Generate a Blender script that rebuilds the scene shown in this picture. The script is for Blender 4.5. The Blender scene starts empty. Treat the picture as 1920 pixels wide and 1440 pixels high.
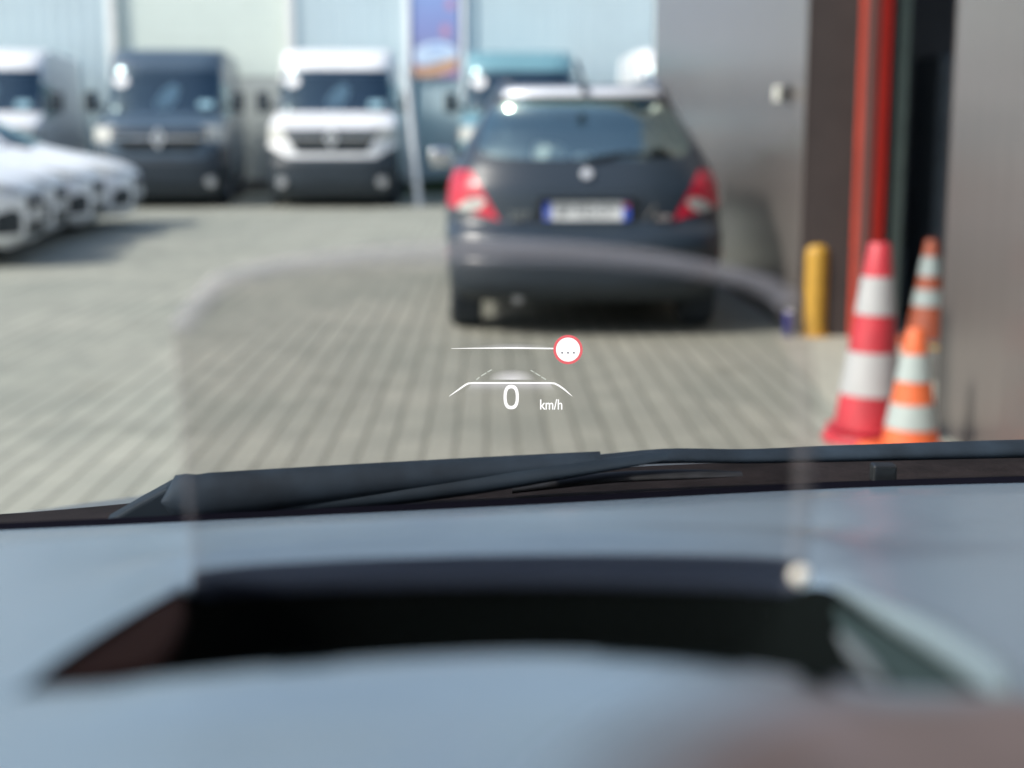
import bpy, bmesh, math, random
from mathutils import Vector, Matrix
R = math.radians
random.seed(7)
scene = bpy.context.scene
C = scene.collection

# ------------------------------------------------------------------ camera
EYE = Vector((0, 0, 1.25)); PITCH = R(10.02); YAW = R(1.0); F = 2700.0
cam = bpy.data.objects.new('camera', bpy.data.cameras.new('camera'))
C.objects.link(cam)
cam.location = EYE
cam.rotation_euler = (math.pi/2 - PITCH, 0, -YAW)
cam.data.sensor_width = 36; cam.data.lens = 36*F/1920
cam.data.clip_start = 0.02; cam.data.clip_end = 2000
cam.data.dof.use_dof = True
cam.data.dof.focus_distance = 1.10
cam.data.dof.aperture_fstop = 4.3
scene.camera = cam

# ------------------------------------------------------------------ sky and sun
SUN_EL = R(41); SUN_TO = Vector((-0.90, -0.43, 0)).normalized()
world = bpy.data.worlds.new('World'); scene.world = world
world.use_nodes = True
wn = world.node_tree.nodes; wl = world.node_tree.links
bg = wn['Background']; sky = wn.new('ShaderNodeTexSky'); sky.sky_type = 'NISHITA'
sky.sun_disc = False; sky.sun_elevation = SUN_EL
sky.sun_rotation = math.atan2(SUN_TO.x, SUN_TO.y)
sky.air_density = 1.0; sky.dust_density = 2.0; sky.ozone_density = 1.0
wl.new(sky.outputs[0], bg.inputs[0]); bg.inputs[1].default_value = 0.15
sun = bpy.data.objects.new('sun', bpy.data.lights.new('sun', 'SUN')); C.objects.link(sun)
sun.data.energy = 3.0; sun.data.angle = R(7); sun.data.color = (1, 0.95, 0.87)
sv = Vector((SUN_TO.x*math.cos(SUN_EL), SUN_TO.y*math.cos(SUN_EL), math.sin(SUN_EL)))
sun.rotation_euler = sv.to_track_quat('Z', 'Y').to_euler()
scene.view_settings.view_transform = 'Standard'; scene.view_settings.look = 'None'
scene.view_settings.exposure = 0.55; scene.view_settings.gamma = 1
scene.render.engine = 'CYCLES'
scene.cycles.use_denoising = True
scene.cycles.sample_clamp_indirect = 6
scene.cycles.transparent_max_bounces = 24

# ------------------------------------------------------------------ sight-line helpers
def ray(px, py):
    u = (px-960)/F; v = (720-py)/F
    x = u; y = math.cos(PITCH)+v*math.sin(PITCH); z = -math.sin(PITCH)+v*math.cos(PITCH)
    c, s = math.cos(YAW), math.sin(YAW)
    return Vector((x*c+y*s, -x*s+y*c, z))
def at_y(px, py, Y): d = ray(px, py); return EYE+d*(Y/d.y)
def at_z(px, py, z): d = ray(px, py); return EYE+d*((z-EYE.z)/d.z)
def at_plane(px, py, p, n): d = ray(px, py); return EYE+d*((p-EYE).dot(n)/d.dot(n))

# ------------------------------------------------------------------ materials
def mat(name, col, rough=0.5, metal=0.0, vary=0.08, scale=6.0, bump=0.0, bscale=40.0, spec=0.5, coat=0.0):
    m = bpy.data.materials.new(name); m.use_nodes = True
    n = m.node_tree.nodes; l = m.node_tree.links; b = n['Principled BSDF']
    b.inputs['Roughness'].default_value = rough; b.inputs['Metallic'].default_value = metal
    b.inputs['Specular IOR Level'].default_value = spec; b.inputs['Coat Weight'].default_value = coat
    b.inputs['Coat Roughness'].default_value = 0.22
    tc = n.new('ShaderNodeTexCoord')
    no = n.new('ShaderNodeTexNoise'); no.inputs['Scale'].default_value = scale; no.inputs['Detail'].default_value = 5
    l.new(tc.outputs['Object'], no.inputs['Vector'])
    cr = n.new('ShaderNodeValToRGB')
    cr.color_ramp.elements[0].position = 0.3; cr.color_ramp.elements[1].position = 0.7
    cr.color_ramp.elements[0].color = (*[max(0, c*(1-vary)) for c in col], 1)
    cr.color_ramp.elements[1].color = (*[min(1, c*(1+vary)) for c in col], 1)
    l.new(no.outputs['Fac'], cr.inputs['Fac']); l.new(cr.outputs[0], b.inputs['Base Color'])
    if bump:
        n2 = n.new('ShaderNodeTexNoise'); n2.inputs['Scale'].default_value = bscale
        l.new(tc.outputs['Object'], n2.inputs['Vector'])
        bp = n.new('ShaderNodeBump'); bp.inputs['Strength'].default_value = bump; bp.inputs['Distance'].default_value = 0.01
        l.new(n2.outputs['Fac'], bp.inputs['Height']); l.new(bp.outputs[0], b.inputs['Normal'])
    return m

def glass(name, tint, gloss=1.0, rough=0.02, base=0.0, mirror=(1, 1, 1)):
    m = bpy.data.materials.new(name); m.use_nodes = True
    n = m.node_tree.nodes; l = m.node_tree.links
    n.remove(n['Principled BSDF']); out = n['Material Output']
    t = n.new('ShaderNodeBsdfTransparent'); t.inputs[0].default_value = (*tint, 1)
    g = n.new('ShaderNodeBsdfGlossy'); g.inputs['Roughness'].default_value = rough; g.inputs[0].default_value = (*mirror, 1)
    f = n.new('ShaderNodeFresnel'); f.inputs[0].default_value = 1.5
    mu = n.new('ShaderNodeMath'); mu.operation = 'MULTIPLY_ADD'; mu.inputs[1].default_value = gloss; mu.inputs[2].default_value = base
    mx = n.new('ShaderNodeMixShader')
    l.new(f.outputs[0], mu.inputs[0]); l.new(mu.outputs[0], mx.inputs[0])
    l.new(t.outputs[0], mx.inputs[1]); l.new(g.outputs[0], mx.inputs[2]); l.new(mx.outputs[0], out.inputs[0])
    return m

def clear(name, tint):
    m = bpy.data.materials.new(name); m.use_nodes = True
    n = m.node_tree.nodes; l = m.node_tree.links
    n.remove(n['Principled BSDF'])
    t = n.new('ShaderNodeBsdfTransparent'); t.inputs[0].default_value = (*tint, 1)
    l.new(t.outputs[0], n['Material Output'].inputs[0])
    return m

def veil(name, col, fac, rough=0.25):
    """half-clear acrylic: part of the light goes straight through, part is scattered and mirrored by the polished edge"""
    m = bpy.data.materials.new(name); m.use_nodes = True
    n = m.node_tree.nodes; l = m.node_tree.links; b = n['Principled BSDF']
    b.inputs['Base Color'].default_value = (*col, 1); b.inputs['Roughness'].default_value = rough
    t = n.new('ShaderNodeBsdfTransparent'); mx = n.new('ShaderNodeMixShader'); mx.inputs[0].default_value = fac
    l.new(t.outputs[0], mx.inputs[1]); l.new(b.outputs[0], mx.inputs[2]); l.new(mx.outputs[0], n['Material Output'].inputs[0])
    return m

def lit(name, col, strength=1.0):
    m = bpy.data.materials.new(name); m.use_nodes = True
    n = m.node_tree.nodes; l = m.node_tree.links
    n.remove(n['Principled BSDF'])
    e = n.new('ShaderNodeEmission'); e.inputs[0].default_value = (*col, 1); e.inputs[1].default_value = strength
    l.new(e.outputs[0], n['Material Output'].inputs[0])
    return m

def lit_fade(name, col, strength, axis, stops, rad=None, peak=1.0):
    """a projected light graphic that fades out: light added to what lies behind it. stops: (coordinate 0..1, level) along the graphic's own box"""
    m = bpy.data.materials.new(name); m.use_nodes = True
    n = m.node_tree.nodes; l = m.node_tree.links
    n.remove(n['Principled BSDF'])
    tc = n.new('ShaderNodeTexCoord'); cr = n.new('ShaderNodeValToRGB')
    if rad:
        mp = n.new('ShaderNodeMapping'); mp.inputs['Location'].default_value = (-1, -1, -1); mp.inputs['Scale'].default_value = (2, 2, 2)
        if rad == 'half': mp.inputs['Location'].default_value = (-1, 0, 0); mp.inputs['Scale'].default_value = (2, 1, 0)
        else: mp.inputs['Scale'].default_value = (2, 2, 0); mp.inputs['Location'].default_value = (-1, -1, 0)
        gr = n.new('ShaderNodeTexGradient'); gr.gradient_type = 'SPHERICAL'
        l.new(tc.outputs['Generated'], mp.inputs[0]); l.new(mp.outputs[0], gr.inputs[0]); src = gr.outputs['Fac']
    else:
        sp = n.new('ShaderNodeSeparateXYZ'); l.new(tc.outputs['Generated'], sp.inputs[0]); src = sp.outputs[axis]
    l.new(src, cr.inputs['Fac'])
    el = cr.color_ramp.elements
    while len(el) < len(stops): el.new(0.5)
    for e, (p, v) in zip(el, stops): e.position = p; e.color = (v, v, v, 1)
    e = n.new('ShaderNodeEmission'); e.inputs[0].default_value = (*col, 1)
    mu = n.new('ShaderNodeMath'); mu.operation = 'MULTIPLY'; mu.inputs[1].default_value = strength
    t = n.new('ShaderNodeBsdfTransparent'); ad = n.new('ShaderNodeAddShader')
    l.new(cr.outputs[0], mu.inputs[0]); l.new(mu.outputs[0], e.inputs[1])
    l.new(e.outputs[0], ad.inputs[0]); l.new(t.outputs[0], ad.inputs[1]); l.new(ad.outputs[0], n['Material Output'].inputs[0])
    return m

# ------------------------------------------------------------------ mesh helpers
class MB:
    def __init__(s): s.v = []; s.f = []
    def add(s, vs, fs):
        o = len(s.v); s.v += [tuple(v) for v in vs]; s.f += [tuple(i+o for i in f) for f in fs]; return s
    def box(s, c, d, rz=0, rx=0, ry=0):
        M = Matrix.Translation(c) @ Matrix.Rotation(rz, 4, 'Z') @ Matrix.Rotation(ry, 4, 'Y') @ Matrix.Rotation(rx, 4, 'X')
        vs = [M @ Vector((x*d[0]/2, y*d[1]/2, z*d[2]/2)) for x in (-1, 1) for y in (-1, 1) for z in (-1, 1)]
        return s.add(vs, [(0,1,3,2),(4,6,7,5),(0,4,5,1),(2,3,7,6),(0,2,6,4),(1,5,7,3)])
    def cyl(s, a, b, r0, r1=None, n=24, cap=True):
        r1 = r0 if r1 is None else r1
        a, b = Vector(a), Vector(b); d = (b-a).normalized()
        u = d.orthogonal().normalized(); w = d.cross(u)
        vs = []
        for p, r in ((a, r0), (b, r1)):
            vs += [p+(u*math.cos(2*math.pi*i/n)+w*math.sin(2*math.pi*i/n))*r for i in range(n)]
        fs = [(i, (i+1) % n, n+(i+1) % n, n+i) for i in range(n)]
        if cap: fs += [tuple(range(n-1, -1, -1)), tuple(range(n, 2*n))]
        return s.add(vs, fs)
    def lathe(s, prof, n=40, c=(0,0,0)):
        vs = [(c[0]+r*math.cos(2*math.pi*i/n), c[1]+r*math.sin(2*math.pi*i/n), c[2]+z) for r, z in prof for i in range(n)]
        fs = [(k*n+i, k*n+(i+1) % n, (k+1)*n+(i+1) % n, (k+1)*n+i) for k in range(len(prof)-1) for i in range(n)]
        return s.add(vs, fs)
    def prism(s, poly, d):
        """closed polygon (3-D points) pushed along d"""
        n = len(poly); d = Vector(d)
        vs = [Vector(p) for p in poly]+[Vector(p)+d for p in poly]
        return s.add(vs, [tuple(range(n-1, -1, -1)), tuple(range(n, 2*n))]+[(i, (i+1) % n, n+(i+1) % n, n+i) for i in range(n)])
    def grid(s, rows, close=False):
        n = len(rows[0]); vs = [p for r in rows for p in r]
        m = n if close else n-1
        return s.add(vs, [(k*n+i, k*n+(i+1) % n, (k+1)*n+(i+1) % n, (k+1)*n+i) for k in range(len(rows)-1) for i in range(m)])
    def tube(s, pts, r, n=10):
        pts = [Vector(p) for p in pts]; rows = []
        for i, p in enumerate(pts):
            d = (pts[min(i+1, len(pts)-1)]-pts[max(i-1, 0)]).normalized()
            up = Vector((0, 0, 1)) if abs(d.z) < 0.9 else Vector((1, 0, 0))
            u = d.cross(up).normalized(); w = u.cross(d)
            rr = r[i] if isinstance(r, (list, tuple)) else r
            rows.append([p+(u*math.cos(2*math.pi*k/n)+w*math.sin(2*math.pi*k/n))*rr for k in range(n)])
        s.grid(rows, True)
        o = len(s.v)-len(pts)*n
        s.f += [tuple(o+k for k in range(n-1, -1, -1)), tuple(o+(len(pts)-1)*n+k for k in range(n))]
        return s
    def build(s, name, m, parent=None, smooth=False, bevel=0, fix=True, sub=0):
        me = bpy.data.meshes.new(name); me.from_pydata(s.v, [], s.f)
        if fix:
            bm = bmesh.new(); bm.from_mesh(me); bmesh.ops.recalc_face_normals(bm, faces=bm.faces); bm.to_mesh(me); bm.free()
        me.update()
        o = bpy.data.objects.new(name, me); C.objects.link(o); me.materials.append(m)
        if parent: o.parent = parent
        if bevel:
            b = o.modifiers.new('bevel', 'BEVEL'); b.width = bevel; b.segments = 3; b.limit_method = 'ANGLE'; b.angle_limit = R(40)
        if sub: q = o.modifiers.new('sub', 'SUBSURF'); q.levels = sub; q.render_levels = sub
        if smooth:
            for p in me.polygons: p.use_smooth = True
            if not sub:
                a = me.attributes.get('sharp_edge') or me.attributes.new('sharp_edge', 'BOOLEAN', 'EDGE')
                bm = bmesh.new(); bm.from_mesh(me); bm.edges.ensure_lookup_table()
                for e in bm.edges:
                    if len(e.link_faces) == 2 and e.calc_face_angle(0) > R(smooth if smooth is not True else 40):
                        me.attributes['sharp_edge'].data[e.index].value = True
                bm.free()
        return o

def empty(name, loc=(0,0,0), rz=0):
    o = bpy.data.objects.new(name, None); C.objects.link(o); o.location = loc; o.rotation_euler = (0, 0, rz); o.empty_display_size = 0.1
    return o
def tag(o, label, cat, group=None, kind=None):
    o['label'] = label; o['category'] = cat
    if group: o['group'] = group
    if kind: o['kind'] = kind
    return o
def children(o): return [c for c in bpy.data.objects if c.parent == o]
def copy_tree(o, parent=None, swap=None):
    c = o.copy(); C.objects.link(c); c.parent = parent
    for ch in children(o): copy_tree(ch, c)
    return c
def text(name, body, size, m, parent=None, loc=(0,0,0), rot=(0,0,0), sx=1.0, ext=0.001, align='CENTER', weight=0.0):
    cu = bpy.data.curves.new(name, 'FONT'); cu.body = body; cu.size = size; cu.extrude = ext; cu.offset = weight
    cu.align_x = align; cu.align_y = 'CENTER'
    o = bpy.data.objects.new(name, cu); C.objects.link(o); cu.materials.append(m)
    bpy.context.view_layer.update()
    me = bpy.data.meshes.new_from_object(o.evaluated_get(bpy.context.evaluated_depsgraph_get()))
    bpy.data.objects.remove(o); bpy.data.curves.remove(cu)
    o = bpy.data.objects.new(name, me); C.objects.link(o)
    o.location = loc; o.rotation_euler = rot; o.scale = (sx, 1, 1); o.parent = parent
    return o

# ------------------------------------------------------------------ ground
def paving_mat():
    m = bpy.data.materials.new('paving'); m.use_nodes = True
    n = m.node_tree.nodes; l = m.node_tree.links; b = n['Principled BSDF']
    b.inputs['Roughness'].default_value = 0.85; b.inputs['Specular IOR Level'].default_value = 0.25
    tc = n.new('ShaderNodeTexCoord')
    mp = n.new('ShaderNodeMapping'); mp.inputs['Rotation'].default_value = (0, 0, R(90)); l.new(tc.outputs['Object'], mp.inputs[0])
    wob = n.new('ShaderNodeTexNoise'); wob.inputs['Scale'].default_value = 5; l.new(tc.outputs['Object'], wob.inputs['Vector'])
    wsub = n.new('ShaderNodeVectorMath'); wsub.operation = 'SUBTRACT'; wsub.inputs[1].default_value = (0.5, 0.5, 0.5); l.new(wob.outputs['Color'], wsub.inputs[0])
    wsc = n.new('ShaderNodeVectorMath'); wsc.operation = 'SCALE'; wsc.inputs['Scale'].default_value = 0.012; l.new(wsub.outputs[0], wsc.inputs[0])
    wad = n.new('ShaderNodeVectorMath'); wad.operation = 'ADD'; l.new(mp.outputs[0], wad.inputs[0]); l.new(wsc.outputs[0], wad.inputs[1])
    br = n.new('ShaderNodeTexBrick'); l.new(wad.outputs[0], br.inputs['Vector'])
    br.inputs['Color1'].default_value = (0.328, 0.338, 0.295, 1); br.inputs['Color2'].default_value = (0.358, 0.367, 0.32, 1)
    br.inputs['Mortar'].default_value = (0.258, 0.264, 0.228, 1)
    br.inputs['Scale'].default_value = 1; br.inputs['Brick Width'].default_value = 60; br.inputs['Row Height'].default_value = 0.125
    br.inputs['Mortar Size'].default_value = 0.0145; br.inputs['Mortar Smooth'].default_value = 0.6
    br2 = n.new('ShaderNodeTexBrick'); l.new(wad.outputs[0], br2.inputs['Vector']); br2.inputs['Scale'].default_value = 1; br2.inputs['Brick Width'].default_value = 0.25; br2.inputs['Row Height'].default_value = 0.125; br2.inputs['Mortar Size'].default_value = 0.007
    br2.inputs['Color1'].default_value = (.90, .90, .90, 1); br2.inputs['Color2'].default_value = (1.08, 1.07, 1.06, 1); br2.inputs['Mortar'].default_value = (.82, .82, .81, 1)
    no = n.new('ShaderNodeTexNoise'); no.inputs['Scale'].default_value = 0.7; no.inputs['Detail'].default_value = 6; l.new(tc.outputs['Object'], no.inputs['Vector'])
    cr = n.new('ShaderNodeValToRGB'); cr.color_ramp.elements[0].position = 0.3; cr.color_ramp.elements[1].position = 0.72
    cr.color_ramp.elements[0].color = (0.82, 0.84, 0.82, 1); cr.color_ramp.elements[1].color = (1.08, 1.06, 1.03, 1)
    l.new(no.outputs['Fac'], cr.inputs['Fac'])
    mx = n.new('ShaderNodeMix'); mx.data_type = 'RGBA'; mx.blend_type = 'MULTIPLY'; mx.inputs[0].default_value = 1
    m0 = n.new('ShaderNodeMix'); m0.data_type = 'RGBA'; m0.blend_type = 'MULTIPLY'; m0.inputs[0].default_value = 1
    l.new(br.outputs['Color'], m0.inputs[6]); l.new(br2.outputs['Color'], m0.inputs[7])
    sn = n.new('ShaderNodeTexNoise'); sn.inputs['Scale'].default_value = 1.9; sn.inputs['Detail'].default_value = 3; l.new(tc.outputs['Object'], sn.inputs['Vector'])
    sr = n.new('ShaderNodeValToRGB'); sr.color_ramp.elements[0].position = 0.60; sr.color_ramp.elements[1].position = 0.74
    sr.color_ramp.elements[0].color = (1, 1, 1, 1); sr.color_ramp.elements[1].color = (.82, .81, .80, 1); l.new(sn.outputs['Fac'], sr.inputs['Fac'])
    m00 = n.new('ShaderNodeMix'); m00.data_type = 'RGBA'; m00.blend_type = 'MULTIPLY'; m00.inputs[0].default_value = 1
    l.new(m0.outputs[2], m00.inputs[6]); l.new(sr.outputs[0], m00.inputs[7])
    l.new(m00.outputs[2], mx.inputs[6]); l.new(cr.outputs[0], mx.inputs[7])
    fi = n.new('ShaderNodeTexNoise'); fi.inputs['Scale'].default_value = 60; fi.inputs['Detail'].default_value = 4; l.new(tc.outputs['Object'], fi.inputs['Vector'])
    c2 = n.new('ShaderNodeValToRGB'); c2.color_ramp.elements[0].color = (0.85, 0.85, 0.85, 1); c2.color_ramp.elements[1].color = (1.12, 1.12, 1.12, 1)
    l.new(fi.outputs['Fac'], c2.inputs['Fac'])
    m2 = n.new('ShaderNodeMix'); m2.data_type = 'RGBA'; m2.blend_type = 'MULTIPLY'; m2.inputs[0].default_value = 1
    l.new(mx.outputs[2], m2.inputs[6]); l.new(c2.outputs[0], m2.inputs[7]); l.new(m2.outputs[2], b.inputs['Base Color'])
    bp = n.new('ShaderNodeBump'); bp.inputs['Strength'].default_value = 0.5; bp.inputs['Distance'].default_value = 0.006; bp.invert = True
    l.new(br.outputs['Fac'], bp.inputs['Height']); l.new(bp.outputs[0], b.inputs['Normal'])
    return m
g = MB().add([(-400, -400, 0), (400, -400, 0), (400, 400, 0), (-400, 400, 0)], [(0, 1, 2, 3)]).build('ground', paving_mat()); g['kind'] = 'structure'
concrete = mat('concrete', (0.36, 0.35, 0.29), 0.9, vary=0.14, scale=5, bump=0.2)
WX = 1.90                                     # plane of the workshop's yard wall
g = MB().add([(1.55, 6.1, 0.004), (3.0, 6.1, 0.004), (3.0, 9.0, 0.004), (1.75, 8.66, 0.004)], [(0, 1, 2, 3)]).build('doorway_slab', concrete); g['kind'] = 'structure'

# ------------------------------------------------------------------ far white hall
M_white_clad = None
def clad_mat(name, col, pitch, depth, axis, rough, metal=0.0, vary=0.04, spec=0.5):
    m = mat(name, col, rough, metal, vary, 0.8, spec=spec)
    n = m.node_tree.nodes; l = m.node_tree.links; b = n['Principled BSDF']
    tc = n.new('ShaderNodeTexCoord'); wv = n.new('ShaderNodeTexWave'); wv.bands_direction = axis; wv.wave_profile = 'SIN'
    wv.inputs['Scale'].default_value = 0.314/pitch
    l.new(tc.outputs['Object'], wv.inputs['Vector'])
    bp = n.new('ShaderNodeBump'); bp.inputs['Strength'].default_value = 0.28; bp.inputs['Distance'].default_value = depth
    l.new(wv.outputs['Fac'], bp.inputs['Height']); l.new(bp.outputs[0], b.inputs['Normal'])
    return m
HALL_Y = 29.6
hall = tag(empty('hall', (-3, HALL_Y, 0)), 'white ribbed metal hall standing behind the row of parked vans', 'building')
def H(px, py): p = at_y(px, py, HALL_Y); return p.x+3, p.z
m_hall = clad_mat('hall_cladding', (0.51, 0.62, 0.66), 0.25, 0.03, 'X', 0.55)
mb = MB(); pitch = 0.25
gx0, _ = H(215, 0); gx1, _ = H(535, 0)
def ribbed(x0, x1, z0, z1):
    rows = []
    n = max(2, int((x1-x0)/pitch)); pts = []
    for i in range(n):
        a = x0+(x1-x0)*i/n; w = (x1-x0)/n
        for t, d in ((0, 0), (0.55, 0), (0.65, -0.035), (0.9, -0.035)): pts.append((a+w*t, d))
    pts.append((x1, 0))
    MBr = [[(x, y, z) for x, y in pts] for z in (z0, z1)]
    mb.grid(MBr)
ribbed(-34, gx0-0.16, 0.25, 7); ribbed(gx1+0.16, 34, 0.25, 7); ribbed(gx0-0.16, gx1+0.16, 4.6, 7)
mb.box((0, 8, 6.9), (68, 15.9, 0.2)); mb.box((-34, 8, 3.5), (0.1, 15.9, 7)); mb.box((34, 8, 3.5), (0.1, 15.9, 7))
mb.build('wall', m_hall, hall, fix=False)
MB().box((0, 0.06, 0.125), (68, 0.2, 0.25)).build('plinth', mat('plinth', (0.12, 0.12, 0.11), 0.9, vary=0.2), hall)
sd = MB()
for k in range(9): sd.box(((gx0+gx1)/2, 0.12, 2.3+0.26*k+0.127), (gx1-gx0, 0.06, 0.25))
door = sd.build('sectional_door', mat('cream_panel', (0.65, 0.73, 0.67), 0.5, vary=0.03), hall, bevel=0.01)
MB().box(((gx0+gx1)/2, 0.14, 1.15), (gx1-gx0, 0.06, 2.29)).build('lower_door_panel', mat('door_grey', (0.42, 0.46, 0.45), 0.6, vary=0.06), hall)
fr = MB()
for x in (gx0-0.08, gx1+0.08): fr.box((x, -0.02, 2.3), (0.16, 0.1, 4.6))
fr.box(((gx0+gx1)/2, -0.02, 4.52), (gx1-gx0, 0.1, 0.16))
fr.build('door_frame', mat('frame_white', (0.75, 0.76, 0.74), 0.5), hall, bevel=0.01)
dx = H(765, 0)[0]
MB().box((dx-0.02, -0.09, 3.5), (0.12, 0.1, 6.9)).cyl((dx+1.12, -0.1, 0.1), (dx+1.12, -0.1, 7), 0.05).build('downpipe', mat('pipe_white', (0.78, 0.80, 0.82), 0.45), hall)

# printed banner on the hall
bx0, bz0 = H(771, 146); bx1, _ = H(861, 146)
ban = tag(empty('banner', (bx0-3, HALL_Y-0.09, bz0)), 'tall violet printed banner with a pale car, hanging on the white hall', 'banner')
bw = bx1-bx0
def banner_mat():
    m = bpy.data.materials.new('banner_print'); m.use_nodes = True
    n = m.node_tree.nodes; l = m.node_tree.links; b = n['Principled BSDF']; b.inputs['Roughness'].default_value = 0.6
    tc = n.new('ShaderNodeTexCoord'); sp = n.new('ShaderNodeSeparateXYZ'); l.new(tc.outputs['Object'], sp.inputs[0])
    mr = n.new('ShaderNodeMath'); mr.operation = 'DIVIDE'; mr.inputs[1].default_value = 3.6; l.new(sp.outputs['Z'], mr.inputs[0])
    no = n.new('ShaderNodeTexNoise'); no.inputs['Scale'].default_value = 3; l.new(tc.outputs['Object'], no.inputs['Vector'])
    ma = n.new('ShaderNodeMath'); ma.operation = 'MULTIPLY_ADD'; ma.inputs[1].default_value = 0.08; l.new(no.outputs['Fac'], ma.inputs[0]); l.new(mr.outputs[0], ma.inputs[2])
    cr = n.new('ShaderNodeValToRGB'); e = cr.color_ramp.elements
    for _ in range(3): e.new(0.5)
    for k, (p, c) in enumerate([(0.03, (.42, .24, .46)), (0.12, (.38, .30, .48)), (0.2, (.25, .27, .47)), (0.3, (.25, .29, .56)), (0.62, (.25, .40, .72))]):
        e[k].position = p; e[k].color = (*c, 1)
    l.new(ma.outputs[0], cr.inputs[0]); l.new(cr.outputs[0], b.inputs['Base Color'])
    return m
MB().box((bw/2, 0, 1.8), (bw, 0.02, 3.6)).build('banner_sheet', banner_mat(), ban)
def blob(name, pts, y, m):
    mb = MB(); mb.prism([(x*bw, y, z) for x, z in pts], (0, -0.004, 0)); return mb.build(name, m, ban)
blob('printed_ground', [(0.03,.02),(.5,.02),(.93,.16),(.97,.42),(.8,.40),(.5,.26),(.2,.2),(.03,.26)], -0.011, mat('print_orange', (.62, .36, .22), .6, vary=.3, scale=5))
car_pts = [(.06,.42),(.12,.56),(.25,.64),(.45,.70),(.68,.70),(.85,.63),(.97,.52),(.97,.42),(.8,.36),(.55,.30),(.3,.24),(.14,.27)]
blob('printed_car', car_pts, -0.016, mat('print_car', (.60, .72, .90), .6, vary=.15, scale=4))
blob('printed_car_window', [(.3,.56),(.42,.64),(.62,.64),(.78,.57),(.6,.53)], -0.021, mat('print_glass', (.35, .5, .78), .6))
for cx, cz, r in ((.72, .92, .09), (.82, 1.42, .08)):
    blob('printed_light', [(cx+r*1.1*math.cos(a*math.pi/7), cz+r*math.sin(a*math.pi/7)*1.3) for a in range(14)], -0.011, mat('print_rose', (.52, .28, .42), .6))
MB().box((bw/2, -0.02, 3.6), (bw+.1, .05, .05)).build('banner_rail', mat('rail', (.7, .7, .7), .4), ban)

# slim leaning post beside the white van
p0 = at_z(786, 388, 0); p1 = at_y(762, 130, p0.y+0.1)
post = tag(empty('post', p0), 'slim pale post leaning between the white van and the banner', 'post')
MB().cyl((0, 0, 0), p1-p0, 0.055, 0.05).build('shaft', mat('post_white', (.62, .66, .70), .4), post, smooth=True)
MB().lathe([(0, 0), (.13, 0), (.13, .03), (.07, .05), (.06, .09), (0, .09)], 20).build('foot', mat('post_foot', (.3, .32, .33), .6), post, smooth=True)
weed = tag(MB().build('weeds', mat('weeds', (.05, .09, .03), .8, vary=.4)), 'green weeds along the foot of the white hall', 'weeds', kind='stuff')
wb = MB(); rr = random.Random(3)
for i in range(1500):
    x = rr.uniform(-2.4, 1.2); h = rr.uniform(.1, .38)*(0.5+0.5*abs(math.sin(x*2.1))); y = HALL_Y-.12-rr.random()*.35; a = rr.uniform(-.1, .1); w = rr.uniform(.01, .03)
    wb.add([(x-w, y, 0), (x+w, y, 0), (x+a, y+rr.uniform(-.08, .08), h)], [(0, 1, 2)])
weed.data.from_pydata(wb.v, [], wb.f)

# ------------------------------------------------------------------ workshop on the right
m_brown = clad_mat('workshop_cladding', (0.19, 0.170, 0.161), 0.18, 0.003, 'Y', 0.26, 0.4, vary=.03)
m_jamb = mat('jamb_brown', (0.048, 0.037, 0.035), 0.5, vary=.1)
m_inner = mat('workshop_inside', (0.18, 0.165, 0.15), 0.8, vary=.25, scale=1.5)
m_red = mat('red_frame', (0.70, 0.038, 0.024), 0.38, vary=.05)
ws = tag(empty('workshop', (WX, 8, 0)), 'grey brown metal clad workshop with an open red framed doorway on the right', 'building')
HH = 5.2; Y0, YN, YF, Y1 = -6, 5.95, 8.72, 16.75
def WB(): return MB()
def off(mb): mb.v = [(x-WX, y-8, z) for x, y, z in mb.v]; return mb
off(WB().box((WX+.2, (Y0+YN)/2, HH/2), (.4, YN-Y0, HH)).box((WX+.2, (YF+Y1)/2, HH/2), (.4, Y1-YF, HH))
    .box((WX+.2, (YN+YF)/2, 4.6), (.4, YF-YN, 1.2))).build('wall', m_brown, ws, bevel=.008)
off(WB().prism([(WX+.003, YF, 0.0), (WX+.46, YF-.005, 0.0), (WX+.46, YF+.34, 0), (WX+.41, YF+.34, 0), (WX+.41, YF-.003, 0), (WX+.003, YF-.003, 0)][:1]+[(WX+.47, YF-.03, 0), (WX+.47, YF+.3, 0), (WX+.41, YF+.3, 0), (WX+.41, YF-.002, 0), (WX+.003, YF-.002, 0)], (0, 0, 4.0))).build('jamb', m_jamb, ws)
off(WB().box((WX+.2, YN+.006, 2), (.404, .012, 4)).box((WX+.2, (YN+YF)/2, 3.995), (.404, YF-YN, .01))).build('opening_lining', m_jamb, ws)
def strip(x0, x1, y, name, m, dd=.07):
    return off(WB().box(((x0+x1)/2, y+dd/2, 2.0), (x1-x0, dd, 4.0))).build(name, m, ws, bevel=.002)
def xs(px, Y): return at_y(px, 300, Y).x
strip(xs(1603, 8.62), xs(1613, 8.62), 8.60, 'red_frame', mat('red_faded', (.58, .07, .04), .4, vary=.1), .02)
strip(xs(1615.5, 8.61), xs(1628, 8.61), 8.602, 'door_guide', mat('guide_pink', (.24, .11, .10), .35, vary=.05), .015)
strip(xs(1639, 8.7), xs(1659, 8.7), 8.67, 'red_frame', m_red, .02)
strip(xs(1672, 9.0), xs(1694, 9.0), 8.97, 'inner_post', mat('post_green', (.30, .38, .33), .5), .03)
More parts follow.
